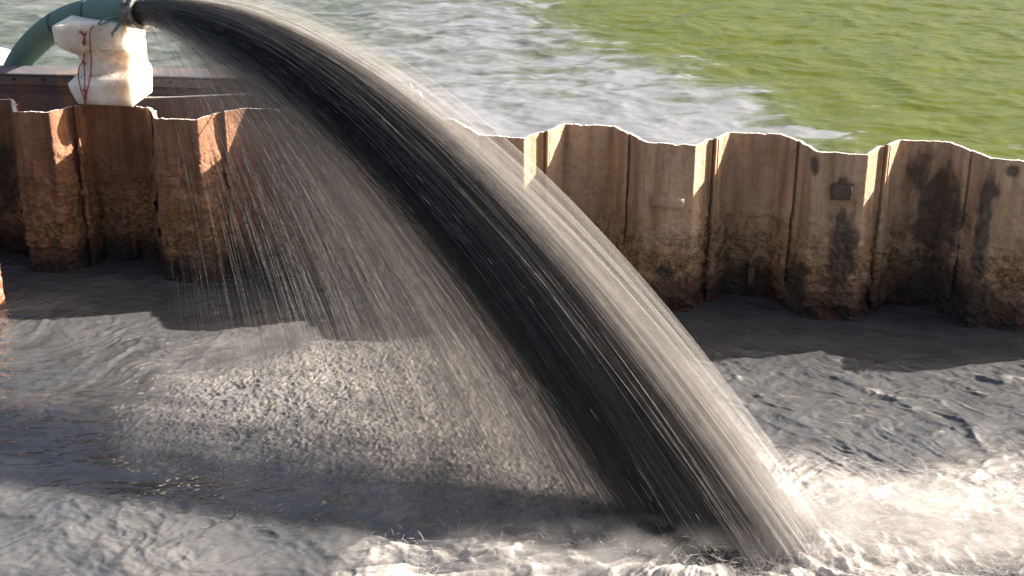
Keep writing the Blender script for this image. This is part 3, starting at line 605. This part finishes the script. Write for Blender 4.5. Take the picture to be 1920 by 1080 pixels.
def ballistic(L_, vz, o=OUT, orad=.058):
    """start points on the nozzle disc and velocities that land at L_ (x, y on the slurry)"""
    n = len(L_); a = RNG.uniform(0, 2 * math.pi, n); q = orad * np.sqrt(RNG.uniform(0, 1, n))
    u1 = np.cross(hd, [0, 0, 1.]); u1 /= np.linalg.norm(u1); u2 = np.cross(u1, hd)
    p = o + (np.cos(a) * q)[:, None] * u1 + (np.sin(a) * q)[:, None] * u2
    T = (vz + np.sqrt(vz ** 2 + 2 * G * p[:, 2])) / G
    v = np.stack([(L_[:, 0] - p[:, 0]) / T, (L_[:, 1] - p[:, 1]) / T, vz], 1)
    return p, v, T, np.sin(a) * q
IMP = at(1315, 1012)[:2]
E1 = np.array([.85, -.52]); E1 /= np.linalg.norm(E1); E2 = np.array([-E1[1], E1[0]])
jetE = empty('slurry_jet', tuple(OUT)); tag(jetE, 'thick dark arc of slurry gushing from the hose over the wall', 'water jet')
# dense core in bundles
def core(n, nb, sx, sy, rmin, rmax, cen, mat, name, tl=(.25, .8), vzc=.72, vzs=.10):
    g_ = np.clip(RNG.normal(size=(nb, 2)), -2.7, 1.7); bL = cen + g_[:, :1] * sx * E1 + g_[:, 1:] * sy * E2; bi = RNG.integers(0, nb, n)
    L_ = bL[bi] + RNG.normal(size=(n, 2)) * .028
    bz = vzc + .16 * g_[:, 0] + np.clip(RNG.normal(size=nb), -1.2, 1.2) * vzs; vz = bz[bi] + RNG.normal(size=n) * .03
    p, v, T, _ = ballistic(L_, vz)
    ln = RNG.uniform(tl[0], tl[1], n) * T; st = RNG.uniform(-.2, 1, n) * T; t0 = np.maximum(0, st); t1 = np.minimum(T * 1.01, st + ln); ok = t1 - t0 > .03
    r = RNG.uniform(rmin, rmax, n)
    return strands(name, p[ok], v[ok], t0[ok], t1[ok], r[ok], mat, seg=14)
for o in (core(16000, 400, .19, .06, .00015, .0004, IMP, M_JET, 'dark_streaks', tl=(.15, .6)),
          core(9000, 200, .05, .05, .00015, .0004, at(1485, 1045)[:2], M_VST, 'sunlit_edge', vzc=.95, vzs=.14),
          core(4000, 260, .16, .10, .00015, .0004, at(1400, 1015)[:2], M_VST, 'outer_streaks', tl=(.05, .3), vzc=1.25, vzs=.28)):
    reparent(o, jetE)
def thin(t, b, col, w_):
    tr = N(t, 'ShaderNodeBsdfTranslucent'); L(t, col, tr.inputs[0]); out = t.nodes['Material Output']
    mx = N(t, 'ShaderNodeMixShader'); mx.inputs[0].default_value = w_; L(t, b.outputs[0], mx.inputs[1]); L(t, tr.outputs[0], mx.inputs[2])
    return mx
gL = IMP + RNG.normal(size=(300, 1)) * .17 * E1 - np.abs(RNG.normal(size=(300, 1))) * .10 * E2
gz = .74 + .7 * (gL - IMP).dot(E1) + RNG.normal(size=300) * .05; p, v, T, _ = ballistic(gL, gz, orad=.07); g0 = RNG.uniform(.15, .97, 300) * T
M_GLINT = strand_mat('droplet_glints', (.55, .52, .5), (.8, .78, .76), .15)  # sun glints on the jet put into the colour of short pale strands
reparent(strands('glint_streaks', p, v, g0, np.minimum(T, g0 + RNG.uniform(.003, .022, 300)), RNG.uniform(.0002, .0005, 300), M_GLINT, seg=4), jetE)
def sheet_mat(name, c1, c2, thr, soft, amax, ku, kt, tw_=0.0):
    m, t, b = newmat(name); q = N(t, 'ShaderNodeCombineXYZ'); u_, t_ = attr(t, 'around'), attr(t, 'along')
    L(t, mth(t, 'MULTIPLY', u_, ku), q.inputs[0]); L(t, mth(t, 'MULTIPLY', t_, kt), q.inputs[1]); L(t, attr(t, 'layer'), q.inputs[2])
    n1 = noise(t, q.outputs[0], 1.0, 5, .55); n2 = noise(t, q.outputs[0], 1.9, 5, .6)
    col = mixc(t, mapr(t, n2, .37, .66), c1, c2); L(t, col, b.inputs['Base Color'])
    b.inputs['Roughness'].default_value = .32; b.inputs['IOR'].default_value = 1.34
    al = mapr(t, n1, thr - soft, thr + soft, 0, amax); alf = mth(t, 'MULTIPLY', al, attr(t, 'fade'), clamp=True)
    bump(t, b, n2, .2, .02)
    if tw_ > 0:
        mx = thin(t, b, col, tw_); tp = N(t, 'ShaderNodeBsdfTransparent'); m2 = N(t, 'ShaderNodeMixShader')
        L(t, alf, m2.inputs[0]); L(t, tp.outputs[0], m2.inputs[1]); L(t, mx.outputs[0], m2.inputs[2]); L(t, m2.outputs[0], t.nodes['Material Output'].inputs[0])
    else: L(t, alf, b.inputs['Alpha'])
    return m
M_SH1 = sheet_mat('jet_body_water', (.020, .017, .016), (.125, .095, .075), .30, .2, 1.0, 3, .5)  # shade of the core put into the dark tone; browner streaks are aerated
M_SH2 = sheet_mat('jet_skin_water', (.022, .019, .018), (.21, .165, .135), .50, .13, .75, 4.2, 1.2)  # dark tone has the jet's own shade painted in
M_VEIL = sheet_mat('veil_water', (.28, .225, .18), (.50, .42, .35), .55, .2, .20, 5, .5, .5)
M_SH3 = sheet_mat('jet_mist_water', (.05, .043, .038), (.16, .13, .11), .53, .12, .45, 5, 1.2, .3)
def shell(name, cen, ax_, ay_, vz0, dvz, orad, mat, layer, nphi=160, nt_=70, fade0=0.0, lowf=0.0):
    ph = np.linspace(0, 2 * math.pi, nphi); wv = 1 + .10 * fbm(np.cos(ph) * 2 + layer, np.sin(ph) * 2, 3, int(layer * 10) % 97)
    Lx = cen[0] + (np.cos(ph) * ax_ * E1[0] + np.sin(ph) * ay_ * E2[0]) * wv; Ly = cen[1] + (np.cos(ph) * ax_ * E1[1] + np.sin(ph) * ay_ * E2[1]) * wv; vz = vz0 + dvz * np.cos(ph) * wv
    u1 = np.cross(hd, [0, 0, 1.]); u1 /= np.linalg.norm(u1); u2 = np.cross(u1, hd)
    if u1[0] < 0: u1 = -u1
    if u2[2] < 0: u2 = -u2
    p = OUT - hd * .01 + (-np.sin(ph) * -orad)[:, None] * u1 * -1 + (np.cos(ph) * orad)[:, None] * u2
    T = (vz + np.sqrt(vz ** 2 + 2 * G * p[:, 2])) / G; v = np.stack([(Lx - p[:, 0]) / T, (Ly - p[:, 1]) / T, vz], 1)
    s_ = np.linspace(0, 1.01, nt_); tt = s_[:, None] * T[None]; P = p[None] + v[None] * tt[..., None]; P[..., 2] -= .5 * G * tt ** 2
    along = np.broadcast_to(s_[:, None] * 3.0, tt.shape); circ = np.broadcast_to(np.cos(ph) * 1.0, tt.shape)
    arc = np.broadcast_to(np.cumsum(np.concatenate([[0], np.hypot(np.diff(Lx), np.diff(Ly))])) * 6.0, tt.shape)
    fade = (np.clip(s_ / .08, fade0, 1) * (1 - lowf * np.clip((s_ - .35) / .65, 0, 1)))[:, None] * np.ones_like(tt)
    return reparent(mesh_np(name, P.reshape(-1, 3), grid_quads(nphi, nt_), mat, attrs={'along': along.ravel(), 'around': arc.ravel(), 'fade': fade.ravel(), 'layer': np.full(tt.size, layer)}), jetE)
for k, (q, m_) in enumerate(((.30, M_SH1), (.5, M_SH1), (.68, M_SH1), (.85, M_SH2), (1.0, M_SH2), (1.12, M_SH2), (1.25, M_SH3), (1.4, M_SH3), (1.6, M_SH3))):
    c_ = IMP + (at(1330, 1020)[:2] - IMP) * min(q, 1.4)
    shell('jet_layer', c_, .30 * q, .10 * q, .74 + .10 * q, .24 * q, .066 * min(1, .5 + .5 * q), m_, 3.7 * k + 1, fade0=1.0 if q < .9 else 0, lowf=.5 if q > .4 else .1)
M_SH5 = sheet_mat('top_mist', (.40, .37, .34), (.60, .56, .52), .50, .16, .22, 6, .8, .5)
M_SH4 = sheet_mat('sunlit_mist', (.22, .20, .185), (.62, .585, .55), .50, .09, .62, 7, .9, .4)  # sunlight on the right edge put into silvery streak colour
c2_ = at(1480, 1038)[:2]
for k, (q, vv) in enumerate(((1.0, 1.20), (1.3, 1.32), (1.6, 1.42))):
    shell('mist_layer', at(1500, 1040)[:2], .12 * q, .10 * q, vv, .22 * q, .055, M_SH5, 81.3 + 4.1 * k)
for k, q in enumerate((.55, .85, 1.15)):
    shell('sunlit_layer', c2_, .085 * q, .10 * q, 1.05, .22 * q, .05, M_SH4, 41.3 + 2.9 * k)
# falling veil: thin streaks that land over the pitted patch
def in_poly(n, poly, wt):
    P = np.array(poly); out = []
    while len(out) < n:
        q = RNG.uniform(P.min(0), P.max(0), (4000, 2)); ok = poly_sd(q[:, 0], q[:, 1], poly) > 0; q = q[ok]
        q = q[RNG.uniform(0, 1, len(q)) < wt(q)]; out += q.tolist()
    return np.array(out[:n])
VEIL = [at(*q)[:2] for q in ((330, 790), (420, 700), (700, 640), (900, 650), (1000, 760), (1180, 960), (1120, 1000), (800, 955), (500, 900))]
def wt(q): return .010 + .6 * np.exp(-(np.linalg.norm(q - IMP, axis=1) / .95) ** 2)
nv = 11000; Lv = in_poly(nv, VEIL, wt); vz = RNG.uniform(-.1, .65, nv); p, v, T, _ = ballistic(Lv, vz)
st = RNG.uniform(0, 1, nv) ** .8 * T; t1 = np.minimum(T, st + RNG.uniform(.04, .22, nv)); ok = t1 - st > .01
reparent(strands('falling_veil', p[ok], v[ok], st[ok], t1[ok], RNG.uniform(.0001, .0003, nv)[ok], M_VST, seg=6), jetE)

VC = at(760, 850)[:2]
for k, (cx_, q, vv) in enumerate(((1150, .18, .50), (1070, .24, .42), (970, .28, .34), (850, .30, .26))):
    c_ = at(cx_, 985 - (1150 - cx_) * .30)[:2]
    shell('veil_layer', c_, q * .8, q, vv, .15, .055, M_VEIL, 61.7 + 3.3 * k)
# splashes
def splash(name, L_, sp_, vzr, r, tl, mat, bias=(0, 0)):
    n = len(L_); z = slurry_z(L_[:, 0], L_[:, 1]); p = np.column_stack([L_, z])
    v = np.column_stack([RNG.normal(size=n) * sp_ + bias[0], RNG.normal(size=n) * sp_ + bias[1], RNG.uniform(*vzr, n)])
    T = 2 * v[:, 2] / G; s = RNG.uniform(-.3, .9, n) * T; t0 = np.maximum(0, s); t1 = np.minimum(T, s + RNG.uniform(*tl, n)); ok = t1 - t0 > .006
    return strands(name, p[ok], v[ok], t0[ok], t1[ok], RNG.uniform(*r, n)[ok], mat, seg=6, zcut=-.2)
rp = in_poly(16000, RAIN, lambda q: np.full(len(q), .9))
o = splash('rain_splashes', rp, .14, (.12, .45), (.0002, .0005), (.015, .04), M_SPL)
tag(o, 'countless tiny splashes where the spray rains onto the slurry', 'splashes', kind='stuff')
q = in_poly(5000, FOAM1, lambda q: np.exp(-((q[:, 0] - 1.1) / 1.3) ** 2) * (q[:, 1] > 4.1))
ring_ = IMP + np.array([.16, -.10]) + RNG.normal(size=(2500, 2)) * [.24, .10]
o = splash('impact_splash', np.vstack([q, ring_]), .42, (.2, 1.3), (.00015, .0005), (.02, .09), M_SPL, (.35, -.15))
tag(o, 'white spray and foam thrown up where the jet hits the slurry', 'splash', kind='stuff')

sp0 = np.column_stack([RNG.uniform(.85, 1.9, 7000), RNG.normal(size=7000) * .16 + 4.72])
o = splash('spray_fan', sp0, .38, (.3, 1.5), (.00012, .0004), (.03, .12), M_SPL, (.9, -.25))
tag(o, 'soft pale spray fanning out over the foam right of the jet', 'spray', kind='stuff')

# soft spray cloud hanging over the impact
def spray_cloud(cx0, cy0, cz0, ra, rb, rc, dens, label):
    n, m = 40, 20; V = []
    for j in range(m):
        a = math.pi * (j + .5) / m; r = math.sin(a)
        for i in range(n):
            b_ = 2 * math.pi * i / n; V.append((cx0 + ra * r * math.cos(b_) * (1 + .05 * math.sin(3 * b_)), cy0 + rb * r * math.sin(b_), cz0 + rc * math.cos(a) * (1 + .1 * math.sin(2 * b_))))
    k = len(V); V += [(cx0, cy0, cz0 + rc * 1.01), (cx0, cy0, cz0 - rc * 1.01)]; a_ = np.arange(n); b2 = (a_ + 1) % n
    m_ = bpy.data.materials.new('spray_cloud'); m_.use_nodes = True; t = m_.node_tree; t.nodes.clear()
    out = N(t, 'ShaderNodeOutputMaterial'); pv = N(t, 'ShaderNodeVolumePrincipled'); L(t, pv.outputs[0], out.inputs['Volume'])
    pv.inputs['Color'].default_value = (.90, .84, .78, 1); pv.inputs['Anisotropy'].default_value = .2
    g = N(t, 'ShaderNodeNewGeometry'); P = g.outputs['Position']; mp = N(t, 'ShaderNodeMapping'); mp.inputs['Rotation'].default_value = (0, .5, 0); mp.inputs['Scale'].default_value = (4, 5, 9); L(t, P, mp.inputs[0])
    nz_ = noise(t, mp.outputs[0], 1.3, 4, .6)
    sx = N(t, 'ShaderNodeMapping'); sx.inputs['Location'].default_value = (-cx0 / ra, -cy0 / rb, -cz0 / rc); sx.inputs['Scale'].default_value = (1 / ra, 1 / rb, 1 / rc); L(t, P, sx.inputs[0])
    ln_ = N(t, 'ShaderNodeVectorMath', operation='LENGTH'); L(t, sx.outputs[0], ln_.inputs[0])
    fall = mapr(t, ln_.outputs['Value'], 1.0, .2, 0, 1); d = mth(t, 'MULTIPLY', mth(t, 'MULTIPLY', fall, mapr(t, nz_, .42, .68, 0, 1)), dens); L(t, d, pv.inputs['Density'])
    o = mesh_np('spray_mist', V, grid_quads_wrap(n, m)[:, ::-1], m_, tris=np.vstack([np.stack([np.full(n, k), a_, b2], 1), np.stack([np.full(n, k + 1), b2 + (m - 1) * n, a_ + (m - 1) * n], 1)]))
    tag(o, label, 'mist', kind='stuff')
spray_cloud(1.42, 4.62, .06, .75, .30, .20, 8.0, 'soft whitish mist over the churned foam right of the jet')
spray_cloud(.42, 4.50, .03, .85, .20, .13, 9.0, 'low whitish mist along the foot of the jet and the foam left of it')
sc.cycles.volume_step_rate = 2.0; sc.cycles.volume_max_steps = 64
